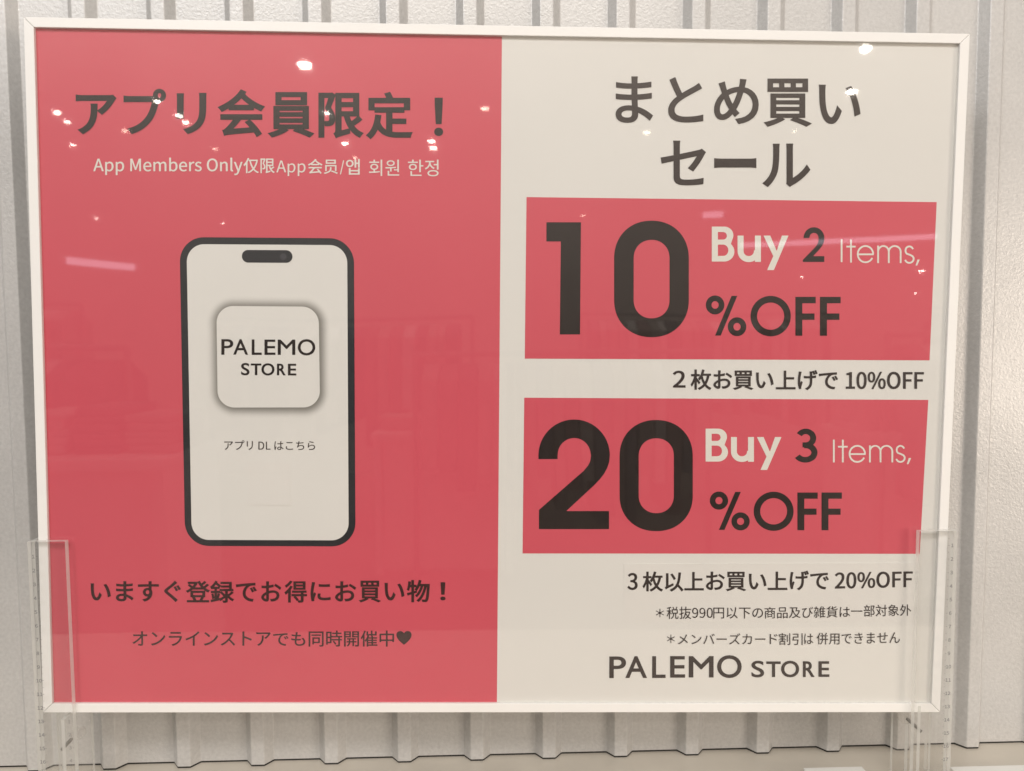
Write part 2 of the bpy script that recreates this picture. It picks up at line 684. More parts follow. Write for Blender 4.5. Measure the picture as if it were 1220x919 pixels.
def rrect(x0, y0, x1, y1, r, n=14):
    out = []
    for cx, cy, a0 in ((x1 - r, y1 - r, 0), (x0 + r, y1 - r, 90), (x0 + r, y0 + r, 180), (x1 - r, y0 + r, 270)):
        for k_ in range(n + 1):
            a = math.radians(a0 + 90 * k_ / n)
            out.append((cx + r * math.cos(a), cy + r * math.sin(a)))
    return out


def rounded(name, quad_px, r_px, depth, material, label=None, grow=0.0):
    """rounded rectangle printed on the poster"""
    w_ = abs(quad_px[1][0] - quad_px[0][0])
    h_ = abs(quad_px[3][1] - quad_px[0][1])
    pts = np.array(rrect(0, 0, w_, h_, r_px))
    loc = bilinear(pts, (0, 0, w_, h_), q4(quad_px, depth))
    o_ = link(name, mesh_from([(x, depth, z) for x, z in loc], [list(range(len(loc)))]), material, poster)
    # face the viewer (-Y)
    if o_.data.polygons[0].normal.y > 0:
        o_.data.flip_normals()
    if label:
        o_['label'] = label
    return o_


rounded('phone_outline', [(213.8, 282.6), (421.6, 284.2), (423.6, 651.2), (220.6, 650.6)], 29, L2, M['phone_black'])
rounded('phone_screen', [(222.2, 291.0), (413.6, 292.3), (415.4, 644.0), (228.4, 643.4)], 21, L3, M['paper'])
rounded('phone_camera_pill', [(288.0, 298.0), (348.3, 298.3), (348.5, 313.3), (288.3, 313.0)], 7.45, L4, M['phone_black'])
c0 = on_board(337.5, 306, L4 - 0.00008)
pts = [(c0[0] + 0.0021 * math.cos(a * math.pi / 12), L4 - 0.00008, c0[1] + 0.0021 * math.sin(a * math.pi / 12)) for a in range(24)]
link('phone_lens', mesh_from(pts, [list(range(24))]), M['phone_grey'], poster)

# the soft shade that the artist printed round the app icon (flat print, graded by distance)
ic = [(257.8, 364.6), (379.6, 365.6), (381.3, 485.6), (259.4, 485.8)]
q = q4(ic, L4)
icx = sum(a[0] for a in q) / 4
icz = sum(a[1] for a in q) / 4
icw = ((q[1][0] - q[0][0]) + (q[2][0] - q[3][0])) / 4
ich = ((q[0][1] - q[3][1]) + (q[1][1] - q[2][1])) / 4


def print_shade_material():
    m = bpy.data.materials.new('printed_grey_halo')
    m.use_nodes = True
    nt = m.node_tree
    p = nt.nodes['Principled BSDF']
    p.inputs['Roughness'].default_value = 0.6
    tc = nt.nodes.new('ShaderNodeTexCoord')
    sp = nt.nodes.new('ShaderNodeSeparateXYZ')
    nt.links.new(tc.outputs['Object'], sp.inputs[0])

    def op(kind, a, b=None):
        n = nt.nodes.new('ShaderNodeMath')
        n.operation = kind
        for i_, v in enumerate((a, b)):
            if v is None:
                continue
            if isinstance(v, (int, float)):
                n.inputs[i_].default_value = v
            else:
                nt.links.new(v, n.inputs[i_])
        return n.outputs[0]
    r = 0.011
    ax = op('MAXIMUM', op('SUBTRACT', op('ABSOLUTE', sp.outputs['X']), icw - r), 0.0)
    az = op('MAXIMUM', op('SUBTRACT', op('ABSOLUTE', sp.outputs['Z']), ich - r), 0.0)
    d = op('SUBTRACT', op('SQRT', op('ADD', op('MULTIPLY', ax, ax), op('MULTIPLY', az, az))), r)
    mr = nt.nodes.new('ShaderNodeMapRange')
    mr.interpolation_type = 'SMOOTHERSTEP'
    mr.inputs['From Min'].default_value = -0.0022
    mr.inputs['From Max'].default_value = 0.0080
    nt.links.new(d, mr.inputs['Value'])
    mx = nt.nodes.new('ShaderNodeMix')
    mx.data_type = 'RGBA'
    mx.inputs['A'].default_value = (0.22, 0.21, 0.19, 1)
    mx.inputs['B'].default_value = (0.80, 0.79, 0.765, 1)
    nt.links.new(mr.outputs[0], mx.inputs['Factor'])
    nt.links.new(mx.outputs['Result'], p.inputs['Base Color'])
    return m


e_ = 0.0088
o = link('icon_halo', mesh_from([(x, 0, z) for x, z in rrect(-icw - e_, -ich - e_, icw + e_, ich + e_, 0.018)], [list(range(60))]), print_shade_material(), poster)
if o.data.polygons[0].normal.y > 0:
    o.data.flip_normals()
o.location = (icx + 0.0004, L3 - 0.00006, icz - 0.0004)
rounded('app_icon', ic, 20, L4, M['paper'])

# paper patches stuck over the print
q = q4([(294.5, 551.0), (345.5, 551.2), (346.5, 602.2), (295.6, 602.0)], L4)
xs_, zs_ = [a[0] for a in q], [a[1] for a in q]
o = link('blank_patch', mesh_from(
    [(x, PD - dd, z) for (x, z), dd in zip(q, (0.00044, 0.00044, 0.00062, 0.00062))] + [(x, L3 - 0.00001, z) for x, z in q],
    [(3, 2, 1, 0), (0, 1, 5, 4), (1, 2, 6, 5), (2, 3, 7, 6), (3, 0, 4, 7)]), M['patch'], poster)
o['label'] = 'small blank white patch low on the phone screen'
q = q4([(743.5, 671.8), (1088.0, 670.8), (1087.5, 741.0), (743.5, 742.0)], L2)
o = link('text_patch', mesh_from(
    [(x, PD - dd, z) for (x, z), dd in zip(q, (0.00033, 0.00033, 0.00006, 0.00006))] + [(x, PD - 0.00001, z) for x, z in q],
    [(3, 2, 1, 0), (0, 1, 5, 4), (1, 2, 6, 5), (2, 3, 7, 6), (3, 0, 4, 7)]), M['patch'], poster)
o['label'] = 'pasted paper strip under the lower offer block'

# ---- lettering. Each entry: text, x0, x1, top-left, bottom-left, top-right, bottom-right (photo pixels)


def E_(t, x0, x1, y0, y1, y0r=None, y1r=None, src='cjk', grow=None):
    return (t, x0, x1, y0, y1, y0 if y0r is None else y0r, y1 if y1r is None else y1r, src, grow)


def letter_line(name, label, entries, grow_px, depth, material, cell_px=0.42):
    cell = cell_px * 0.00055
    V, Fc = [], []
    for (t, x0, x1, yl0, yl1, yr0, yr1, src, gr) in entries:
        gp = (grow_px if gr is None else gr)
        gm = gp * 0.00055
        if src in GLYPHS:
            groups_src = GLYPHS[src][t]
            allp = np.concatenate([a.reshape(-1, 2) for a in groups_src])
        else:
            s = font_polys(t, src)
            groups_src = [s]
            allp = s.reshape(-1, 2)
        box = (allp[:, 0].min(), allp[:, 1].min(), allp[:, 0].max(), allp[:, 1].max())
        if src in GLYPHS and t in GBOX.get(src, {}):
            box = GBOX[src][t]
        gy = gp * AN        # bold gothic letters gain less across their level strokes
        quad = q4([(x0 + gp, yl0 + gy), (x1 - gp, yr0 + gy), (x1 - gp, yr1 - gy), (x0 + gp, yl1 - gy)], depth)
        groups = [bilinear(s_, box, quad) * [1, 1 / AN] for s_ in groups_src]
        v, f = fill_mesh(groups, gm, cell, True)
        v = [(a_, b_ * AN) for a_, b_ in v]
        off = len(V)
        V += v
        Fc += [[i_ + off for i_ in q_] for q_ in f]
    return lay_flat(name, (V, Fc), depth, material, poster, label)


# ---- geometric display face, drawn by hand (y up)


def arc(cx, cy, rx, ry, a0, a1, n=28):
    return [(cx + rx * math.cos(math.radians(a0 + (a1 - a0) * k_ / n)), cy + ry * math.sin(math.radians(a0 + (a1 - a0) * k_ / n))) for k_ in range(n + 1)]


def stroke(pts, w):
    pts = [np.array(p, float) for p in pts]
    keep = [pts[0]]
    for p in pts[1:]:
        if np.linalg.norm(p - keep[-1]) > 1e-6:
            keep.append(p)
    pts = keep
    n = len(pts)
    Lp, Rp = [], []
    for i_ in range(n):
        d0 = pts[i_] - pts[i_ - 1] if i_ > 0 else pts[1] - pts[0]
        d1 = pts[i_ + 1] - pts[i_] if i_ < n - 1 else pts[-1] - pts[-2]
        d0, d1 = d0 / np.linalg.norm(d0), d1 / np.linalg.norm(d1)
        n0, n1 = np.array((-d0[1], d0[0])), np.array((-d1[1], d1[0]))
        mm = n0 + n1
        mm = mm / np.linalg.norm(mm)
        s = w / 2 / max(mm @ n0, 0.35)
        Lp.append(pts[i_] + mm * s)
        Rp.append(pts[i_] - mm * s)
    return poly_segs([Lp + Rp[::-1]])


def rect(x0, y0, x1, y1):
    return poly_segs([[(x0, y0), (x1, y0), (x1, y1), (x0, y1)]])


def stadium(x0, y0, x1, y1, ry, sq=1.0):
    cx, rx = (x0 + x1) / 2, (x1 - x0) / 2
    top = [(cx + rx * (abs(math.cos(a)) ** sq) * (1 if math.cos(a) > 0 else -1), y1 - ry + ry * abs(math.sin(a)) ** sq)
           for a in [math.pi * k_ / 48 for k_ in range(49)]]
    bot = [(cx + rx * (abs(math.cos(a)) ** sq) * (1 if math.cos(a) > 0 else -1), y0 + ry - ry * abs(math.sin(a)) ** sq)
           for a in [math.pi + math.pi * k_ / 48 for k_ in range(49)]]
    return top + bot


def build_big():
    G = {}
    # one: flag at the left of a straight stem; box 206 x 677
    G['1'] = [poly_segs([[(0, 677), (206, 677), (200, 0), (80, 0), (86, 562), (0, 562)]])]
    G['0'] = [poly_segs([stadium(0, 0, 452, 705, 228, 0.94), stadium(118, 115, 335, 590, 112, 0.94)])]
    # two: box 432 x 663
    outer = arc(216, 447, 216, 216, 180, 0, 40) + [(428, 408), (416, 372), (398, 338), (372, 304), (338, 268), (168, 110)]
    base = [(427, 110), (427, 0), (3, 0), (3, 117)]
    inner = [(275, 355), (300, 385), (314, 415), (318, 447)] + arc(216, 450, 100, 102, 0, 180, 30)[1:] + [(116, 425), (0, 425)]
    G['2'] = [poly_segs([outer + base + inner])]
    return G


def build_demi():
    """heavy geometric letters; units follow the enlarged photograph"""
    G = {}
    B = {}
    # B 112 x 175
    bb = [(0, 175), (62, 175)] + [(62 + 45 * math.cos(a), 131 + 44 * math.sin(a)) for a in [math.pi / 2 * (1 - k_ / 10) for k_ in range(1, 14)]] \
        + [(96, 92)] + [(62 + 50 * math.cos(a), 50 + 50 * math.sin(a)) for a in [math.pi / 2 * 0.55 * (1 - k_ / 4) - math.pi / 2 * k_ / 16 * 4 * 0.0 for k_ in range(0, 4)]] \
        + [(62 + 50 * math.cos(a), 50 + 50 * math.sin(a)) for a in [-math.pi / 2 * k_ / 12 for k_ in range(0, 13)]] + [(0, 0)]
    h1 = [(30, 148), (56, 148)] + [(56 + 19 * math.cos(a), 129 + 19 * math.sin(a)) for a in [math.pi / 2 - math.pi * k_ / 12 for k_ in range(1, 13)]] + [(30, 110)]
    h2 = [(30, 85), (58, 85)] + [(58 + 24 * math.cos(a), 56.5 + 28 * math.sin(a)) for a in [math.pi / 2 - math.pi * k_ / 12 for k_ in range(1, 13)]] + [(30, 28)]
    G['B'] = [poly_segs([bb, h1, h2])]
    # u 117 x 133
    G['u'] = [stroke([(15, 133), (15, 60)] + arc(56, 56, 41, 40, 180, 360, 20)[1:] + [(97, 60)], 30), rect(87, 2, 117, 133)]
    # y 125 x 173
    G['y'] = [poly_segs([[(0, 173), (34, 173), (66, 96), (92, 173), (125, 173), (52, 0), (18, 0), (49, 70)]])]
    # 2, 108 x 173
    G['2'] = [poly_segs([arc(56, 119, 52, 54, 180, 0, 26) + [(106, 100), (97, 80), (84, 63), (52, 29), (108, 29), (108, 0), (0, 0), (0, 10),
                                                            (66, 78), (75, 92), (79, 106), (79, 119)] + arc(56, 119, 23, 26, 0, 180, 18)[1:]])]
    # 3, 112 x 170
    G['3'] = [stroke(arc(57, 122, 34, 34, 150, -92, 30), 27), stroke(arc(55, 50, 42, 36, 98, -150, 34) + [(15, 52)][:0], 28),
              rect(42, 76, 60, 101)]
    B['3'] = (0, 0, 112, 170)
    # percent 200 x 202
    ring1 = poly_segs([arc(46, 155, 46, 47, 0, 360, 40)[:-1], arc(46, 155, 18, 19, 0, 360, 30)[:-1]])
    ring2 = poly_segs([arc(155, 47, 46, 47, 0, 360, 40)[:-1], arc(155, 47, 18, 19, 0, 360, 30)[:-1]])
    sl_ = poly_segs([[(128, 200), (156, 200), (74, 3), (46, 3)]])
    G['%'] = [ring1, ring2, sl_]
    G['O'] = [poly_segs([arc(101, 101, 101, 101, 0, 360, 72)[:-1], arc(101, 101, 68, 68, 0, 360, 60)[:-1]])]
    G['F'] = [poly_segs([[(0, 195), (100, 195), (100, 163), (34, 163), (34, 112), (94, 112), (94, 80), (34, 80), (34, 0), (0, 0)]])]
    return G, B


def build_light():
    G = {}
    w = 8
    G['I'] = [rect(0, 0, 9, 114)]
    G['t'] = [rect(20, 0, 28, 116), rect(0, 76, 48, 84)]
    G['e'] = [stroke(arc(43, 44, 40, 41, -28, -180, 26) + arc(43, 44, 40, 41, 180, 3, 30)[1:], w), rect(3, 39, 86, 47)]
    G['m'] = [rect(0, 0, 8, 88), stroke([(4, 52)] + arc(31, 57, 27, 29, 175, 0, 20) + [(58, 0)], w),
              stroke([(58, 52)] + arc(88, 57, 30, 29, 175, 0, 20) + [(118, 0)], w)]
    s_top = arc(25, 66, 19, 20, 20, 180, 14)
    s_pts = s_top + [(7, 58), (12, 50), (26, 45), (40, 38), (46, 29), (46, 22)] + arc(25, 24, 21, 20, 0, -165, 16)[1:]
    G['s'] = [stroke(s_pts, w)]
    G[','] = [poly_segs([[(10, 30), (21, 30), (8, 0), (0, 0)]])]
    return G


GLYPHS = {'big': build_big(), 'light': build_light()}
GLYPHS['demi'], demi_box = build_demi()
GBOX = {}

# left half
letter_line('headline_lettering', 'large dark headline on the pink half', [
    E_('ア', 90.2, 138.4, 113, 159.7), E_('プ', 147.2, 197.8, 106, 159.7), E_('リ', 210.5, 245.8, 110.9, 159.7),
    E_('会', 259.9, 315, 107, 162.7), E_('員', 319.8, 373.7, 109.9, 163.8), E_('限', 379.4, 432.7, 110.5, 164.3),
    E_('定', 436.4, 491, 109.9, 165.3), E_('！', 517.3, 528, 116.6, 162.2)], 1.6, L3, M['ink'])
letter_line('subtitle_lettering', 'small pale line in four languages below the headline', [
    E_('App Members Only', 111.1, 289, 188, 208.9), E_('仅限', 290, 327.3, 188.4, 206.6), E_('App', 329.2, 364, 191.5, 209.9, grow=0.05),
    E_('会员', 366.7, 402.4, 189.6, 207.4), E_('/', 405, 410, 191.2, 208), E_('앱', 412.2, 428.6, 189.6, 208.3),
    E_('회원', 439.5, 475.7, 190.4, 209.9, grow=0.04), E_('한정', 486, 522.5, 190.4, 210.3, grow=0.06)], 0.20, L3, M['pale_pink'], 0.34)
letter_line('icon_lettering', 'shop name on the app icon', [
    E_('P', 263.7, 277.9, 404.3, 422.8, src='std'), E_('A', 277.9, 295.5, 404.3, 422.8, src='std'), E_('L', 299.9, 311.8, 404.6, 423, src='std'),
    E_('E', 315.1, 328.2, 404.8, 423, src='std'), E_('M', 330.9, 351.8, 404.8, 423, src='std'), E_('O', 354.8, 375.6, 404.3, 423.7, src='std'),
    E_('S', 287.2, 297.2, 432.6, 447.4, src='std', grow=0.45), E_('T', 298.8, 311.4, 433.3, 447.2, src='std', grow=0.45), E_('O', 311.4, 327, 433, 447.6, src='std', grow=0.45),
    E_('R', 330, 340.2, 433.5, 447.4, src='std', grow=0.45), E_('E', 343, 353, 433.6, 447.5, src='std', grow=0.45)], 0.28, L4 - 0.00012, M['ink'], 0.34)
letter_line('screen_lettering', 'thin dark line low on the phone screen', [
    E_('アプリ', 267, 301.3, 524.8, 536.2), E_('DL', 307.8, 322.3, 526.4, 535.9), E_('はこちら', 326.8, 375.4, 525.8, 536.3)], 0.08, L4, M['soft_ink'], 0.3)
letter_line('slogan_lettering', 'bold dark slogan below the phone picture', [
    E_('いますぐ', 107.9, 215.4, 692.3, 717.2), E_('登録', 221.6, 278.7, 692.1, 718.4), E_('で', 281, 305.7, 694.6, 717),
    E_('お', 311.2, 335.1, 692.8, 717), E_('得', 338.9, 365.8, 692, 718.2), E_('に', 370, 393.9, 693.8, 716.5),
    E_('お', 399.2, 424.3, 692.8, 716.9), E_('買', 427.8, 453.5, 692, 717.8), E_('い', 458.2, 481.8, 694.7, 715.6),
    E_('物', 484.6, 512, 691.2, 717.8), E_('！', 524.6, 530.8, 693.9, 715.5)], 0.62, L3, M['red_ink'], 0.36)
letter_line('online_lettering', 'thin dark line with a heart near the bottom of the pink half', [
    E_('オンラインストア', 157.9, 322.5, 752.4, 769.7), E_('でも', 325.3, 363.7, 753.3, 769.7),
    E_('同時開催中', 367.7, 469.5, 751.5, 770.6), E_('♥', 472.3, 490.3, 752, 768.4, src='std', grow=0.0)], 0.20, L3, M['red_ink'], 0.34)
# right half
letter_line('title_lettering', 'large dark two line title at the top of the white half', [
    E_('ま', 733.4, 777.9, 91.2, 146.5), E_('と', 796, 838, 92.5, 146.1), E_('め', 850.6, 904, 94.2, 147.8),
    E_('買', 910.5, 966.6, 93.8, 151), E_('い', 975.6, 1025.2, 101, 147.9),
    E_('セ', 787.2, 840.9, 167.7, 221), E_('ー', 850.9, 901.2, 188.7, 200.2), E_('ル', 908.7, 965.4, 171.2, 222.6)], 1.25, L2, M['soft_ink'])
letter_line('upper_figure_lettering', 'huge black figure ten', [
    E_('1', 651.0, 692.2, 265.0, 398.6, src='big'), E_('0', 731.7, 820.7, 263.1, 401.9, src='big')], 0, L2, M['ink'], 0.5)
letter_line('lower_figure_lettering', 'huge black figure twenty', [
    E_('2', 641.5, 726.6, 500, 630.6, src='big'), E_('0', 738.2, 825.4, 500.6, 633, src='big')], 0, L2, M['ink'], 0.5)


def zb(z, ox, oy, s):
    x0, x1, y0, y1 = z
    return ox + x0 / s, ox + x1 / s, oy + y0 / s, oy + y1 / s


def Z(t, z, ox, oy, s=4.207, src='demi'):
    a = zb(z, ox, oy, s)
    return E_(t, a[0], a[1], a[2], a[3], src=src)


letter_line('buy_lettering', 'white word in the upper pink block', [
    Z('B', (76, 189, 85, 260), 830, 250), Z('u', (205, 322, 130, 263), 830, 250), Z('y', (335, 460, 130, 303), 830, 250)], 0, L2, M['white_ink'], 0.36)
letter_line('count_lettering', 'dark two in the upper pink block', [Z('2', (532, 640, 88, 262), 830, 250)], 0, L2, M['ink'], 0.36)
letter_line('items_lettering', 'thin white word in the upper pink block', [
    Z('I', (722, 731, 148, 263), 830, 250, src='light'), Z('t', (750, 797, 149, 265), 830, 250, src='light'), Z('e', (803, 889, 178, 268), 830, 250, src='light'),
    Z('m', (905, 1027, 178, 268), 830, 250, src='light'), Z('s', (1041, 1092, 180, 271), 830, 250, src='light'), Z(',', (1097, 1118, 250, 280), 830, 250, src='light')],
    0.12, L2, M['white_ink'], 0.3)
letter_line('percent_lettering', 'dark percent off in the upper pink block', [
    Z('%', (46, 249, 430, 634), 830, 250), Z('O', (270, 472, 432, 635), 830, 250), Z('F', (495, 597, 437, 632), 830, 250), Z('F', (618, 722, 437, 632), 830, 250)],
    0, L2, M['ink'], 0.36)
letter_line('buy_lettering', 'white word in the lower pink block', [
    Z('B', (45, 157, 88, 253), 830, 490), Z('u', (172, 287, 130, 255), 830, 490), Z('y', (302, 425, 130, 295), 830, 490)], 0, L2, M['white_ink'], 0.36)
letter_line('count_lettering', 'dark three in the lower pink block', [Z('3', (493, 606, 88, 258), 830, 490)], 0, L2, M['ink'], 0.36)
letter_line('items_lettering', 'thin white word in the lower pink block', [
    Z('I', (683, 692, 143, 257), 830, 490, src='light'), Z('t', (708, 757, 143, 257), 830, 490, src='light'), Z('e', (762, 848, 170, 259), 830, 490, src='light'),
    Z('m', (864, 985, 170, 257), 830, 490, src='light'), Z('s', (997, 1047, 170, 259), 830, 490, src='light'), Z(',', (1053, 1075, 235, 266), 830, 490, src='light')],
    0.12, L2, M['white_ink'], 0.3)
letter_line('percent_lettering', 'dark percent off in the lower pink block', [
    Z('%', (66, 266, 403, 598), 830, 490), Z('O', (286, 486, 404, 600), 830, 490), Z('F', (505, 607, 408, 597), 830, 490), Z('F', (626, 728, 408, 597), 830, 490)],
    0, L2, M['ink'], 0.36)
letter_line('note_lettering', 'bold dark line between the two pink blocks', [
    E_('2', 801.8, 816.8, 441.8, 462), E_('枚お買い', 822.8, 921.7, 440.4, 464.7), E_('上', 924.3, 947.9, 441.8, 464.1),
    E_('げで', 950.5, 998.5, 441.2, 465), E_('10%OFF', 1007.7, 1100.8, 443.1, 463.8)], 0.55, L2, M['soft_ink'], 0.34)
letter_line('note_lettering', 'bold dark line on the pasted strip', [
    E_('3', 747.4, 759.8, 682.8, 703.2), E_('枚以上', 765.5, 838.6, 681.2, 705), E_('お買い', 841, 913.2, 681.2, 704.5),
    E_('上', 914.6, 938.1, 681.2, 703.2), E_('げで', 940.8, 987.6, 680.1, 703.4), E_('20%OFF', 994.6, 1087.6, 682.2, 701.9, 680.6, 699.9)],
    0.58, L3, M['soft_ink'], 0.34)
letter_line('small_print_lettering', 'first thin line of small print', [
    E_('＊', 781.4, 791.1, 725.4, 735.6), E_('税抜', 794.2, 823.5, 723, 737.7), E_('990', 824.7, 849.2, 724.4, 736.4),
    E_('円以下の', 849.9, 909.1, 723.7, 737.2), E_('商品及び雑貨は', 910.8, 1012.8, 723.4, 737.2, 722.2, 735.7),
    E_('一', 1014, 1027.6, 727.7, 728.9), E_('部対象外', 1029.2, 1085.7, 721, 735, 720.2, 733.8)], 0.02, L3, M['soft_ink'], 0.28)
letter_line('small_print_lettering', 'second thin line of small print', [
    E_('＊', 794.6, 804, 756.2, 766.5), E_('メンバーズカー', 807.9, 911.9, 754.8, 768), E_('ド', 917, 926.4, 755.6, 767.6),
    E_('割引', 927.9, 956.3, 754.5, 768.7), E_('は', 958.3, 968.9, 755.2, 767.6), E_('併用', 972.8, 1000.3, 754, 768.2),
    E_('できません', 1002.7, 1072.3, 754.5, 767.3, 753, 766.5)], 0.02, L3, M['soft_ink'], 0.28)
letter_line('shop_name_lettering', 'shop name at the foot of the white half', [
    E_('P', 725.9, 745.9, 782.3, 808.2, src='std'), E_('A', 745.2, 770.8, 782, 808, src='std'), E_('L', 777, 793, 782, 808, src='std'),
    E_('E', 798.4, 816.3, 781.9, 807.6, src='std'), E_('M', 820.6, 850.2, 781.9, 807.4, src='std'), E_('O', 854.3, 883.7, 780.8, 808, src='std'),
    E_('S', 895.2, 910.5, 787.4, 807.3, src='std'), E_('T', 913, 930.2, 788.2, 806.9, src='std'), E_('O', 930.6, 952.2, 787.4, 807.2, src='std'),
    E_('R', 956.6, 970.4, 788, 806.9, src='std'), E_('E', 975.1, 988.2, 788, 806.7, src='std')], 0.55, L2, M['soft_ink'], 0.34)

# clear sheet in front of the paper
cover = link('cover_sheet', bm_mesh(box_bm(-IW + 0.0004, IW - 0.0004, 0.0007, 0.0016, -IH + 0.0004, IH - 0.0004)), M['cover'], board)

# ------------------------------------------------------------------ clear stands with centimetre scales


def plate(name, parent, x0, x1, y0, y1, z0, z1, thin, material='acrylic'):
    """clear plate; its narrow faces carry the paler cut edge"""
    b = box_bm(x0, x1, y0, y1, z0, z1)
    me = bm_mesh(b)
    o_ = link(name, me, [M[material], M['acrylic_edge']], parent)
    ax_ = 'xyz'.index(thin)
    for p_ in me.polygons:
        if abs(p_.normal[ax_]) < 0.5:
            p_.material_index = 1
    return o_


def ruler(parent, xl, y, z_top, n0, n1, mirror_tick=False):
    """centimetre marks and numbers printed on a plate that faces the viewer; xl = centre of the numbers"""
    V, Fc = [], []

    def add(v, f):
        off = len(V)
        V.extend(v)
        Fc.extend([[i_ + off for i_ in q_] for q_ in f])
    step = 0.00925
    sg = -1 if mirror_tick else 1
    for n in range(n0, n1):
        z = z_top - n * step
        for zz, a, b2, th in ((z, 0.0018, 0.0029, 0.00014), (z - step / 2, 0.0020, 0.0029, 0.00009)):
            add([(xl + sg * a, y, zz - th), (xl + sg * b2, y, zz - th), (xl + sg * b2, y, zz + th), (xl + sg * a, y, zz + th)], [(0, 1, 2, 3)])
        if n > 0:
            s = font_polys(str(n), 'cjk')
            p_ = s.reshape(-1, 2)
            hgt = p_[:, 1].max() - p_[:, 1].min()
            wid = p_[:, 0].max() - p_[:, 0].min()
            sc_ = 0.0023 / hgt
            q_ = (s - [(p_[:, 0].min() + wid / 2), (p_[:, 1].min() + hgt / 2)]) * sc_ * [1.15, 1]
            v, f = fill_mesh([q_], 0.0001, 0.00018)
            add([(xl + a, y, z + b2) for a, b2 in v], f)
    me = mesh_from(V, Fc)
    return link('scale_markings', me, M['mark'], parent)


def stand(label, xs_front, y_front, x_out, x_in, x_back, z_top, sgn, n_first, sc_label):
    t = empty('acrylic_stand', (x_out, 0.0, ZB))
    tag(t, label, 'display stand', 'clear acrylic stands at both ends of the board')

    def loc(o_):
        o_.location = (-x_out, 0, -ZB)
        return o_
    lo_, hi_ = min(x_out, xs_front), max(x_out, xs_front)
    fp = loc(plate('front_plate', t, lo_, hi_, y_front - 0.0040, y_front, ZB + 0.0005, z_top, 'y'))
    # outer plate, square to the front one
    xo0, xo1 = sorted((x_out - sgn * 0.0002, x_out - sgn * 0.0024))
    sp = loc(plate('side_plate', t, xo0, xo1, y_front + 0.0001, y_front + 0.0225, ZB + 0.0005, z_top - 0.0001, 'x'))
    ruler(fp, x_out - sgn * 0.0035, y_front - 0.0042, z_top - 0.0005, 0, 24, mirror_tick=(sgn > 0))
    # plate behind the board, reaching further in
    yb = y_front + 0.0150
    lo_, hi_ = sorted((x_out - sgn * 0.0025, x_back))
    bp = loc(plate('back_plate', t, lo_, hi_, yb, yb + 0.0028, ZB + 0.0005, -0.2235, 'y', 'acrylic_milky'))
    ruler(bp, x_in + sgn * 0.003, yb - 0.0002, -0.2262, 0, 7, mirror_tick=(sgn > 0))
    # short inner plate on which the frame rests
    xi0, xi1 = sorted((x_in, x_in + sgn * -0.0022))
    loc(plate('inner_plate', t, xi0, xi1, y_front + 0.0001, yb - 0.0003, ZB + 0.0005, -0.2262, 'x'))
    return t, loc


def cyl(name, parent, a, b_, r, material, seg=20, loc=None):
    a, b_ = Vector(a), Vector(b_)
    b = bmesh.new()
    bmesh.ops.create_cone(b, cap_ends=True, segments=seg, radius1=r, radius2=r, depth=(b_ - a).length)
    bmesh.ops.transform(b, verts=b.verts, matrix=Matrix.Translation((a + b_) / 2) @ (b_ - a).to_track_quat('Z', 'Y').to_matrix().to_4x4())
    bmesh.ops.bevel(b, geom=[e for e in b.edges if len(e.link_faces) == 2 and e.calc_face_angle(0) > 1.0], offset=r * 0.18, segments=2, affect='EDGES')
    o_ = link(name, bm_mesh(b), material, parent, smooth=False)
    if loc:
        loc(o_)
    return o_


def screw(parent, a, b_, loc, r=0.0012):
    """threaded clear screw: a wavy lathe"""
    a, b_ = Vector(a), Vector(b_)
    L = (b_ - a).length
    q_ = (b_ - a).to_track_quat('Z', 'Y').to_matrix().to_4x4()
    V, Fc = [], []
    n, sg = 40, 12
    for i_ in range(n + 1):
        rr = r * (1.0 if i_ % 2 else 0.78)
        for s_ in range(sg):
            an = 2 * math.pi * s_ / sg
            V.append(tuple(Matrix.Translation(a) @ q_ @ Vector((rr * math.cos(an), rr * math.sin(an), L * i_ / n))))
    for i_ in range(n):
        for s_ in range(sg):
            s2 = (s_ + 1) % sg
            Fc.append((i_ * sg + s_, i_ * sg + s2, (i_ + 1) * sg + s2, (i_ + 1) * sg + s_))
    Fc.append(tuple(range(sg - 1, -1, -1)))
    Fc.append(tuple(n * sg + s_ for s_ in range(sg)))
    return loc(link('screw', mesh_from(V, Fc), M['screw'], parent))


def build_stand(label, sgn, YF, pf, po, pi_, pb, pt, pk, ps0, ps1):
    xf = at_y(*pf, YF - 0.004)[0]
    xo = at_y(*po, YF - 0.004)[0]
    xi = at_y(*pi_, YF + 0.005)[0]
    xb = at_y(*pb, YF + 0.015)[0]
    zt = at_y(*pt, YF - 0.004)[2]
    t, loc = stand(label, xf, YF, xo, xi, xb, zt, sgn, 0, '')
    kx = at_y(*pk, YF + 0.012)
    cyl('knob', t, (kx[0], YF + 0.0085, kx[2]), (kx[0], YF + 0.0147, kx[2]), 0.0042, M['acrylic_milky'], 24, loc)
    screw(t, tuple(at_y(*ps0, YF + 0.010)), tuple(at_y(*ps1, YF + 0.004)), loc)


build_stand('clear acrylic stand with a centimetre scale gripping the left end of the board', -1, 0.0030,
            (83.3, 780), (35.0, 700), (79, 885), (109.5, 885), (60, 645.5), (94, 873), (74, 893), (85, 881))
build_stand('clear acrylic stand with a centimetre scale gripping the right end of the board', 1, -0.0052,
            (1091.5, 780), (1139, 700), (1091, 885), (1063.5, 885), (1120, 633), (1077, 854), (1080, 856), (1098, 872))

# flat pale pieces lying on the counter at the lower edge of the view
p0, p1 = at_y(956, 916, 0.034), at_y(1027, 914.5, 0.034)


def on_counter(px, py, z):
    o_, d_ = ray(px, py)
    return o_ + d_ * ((z - o_.z) / d_.z)


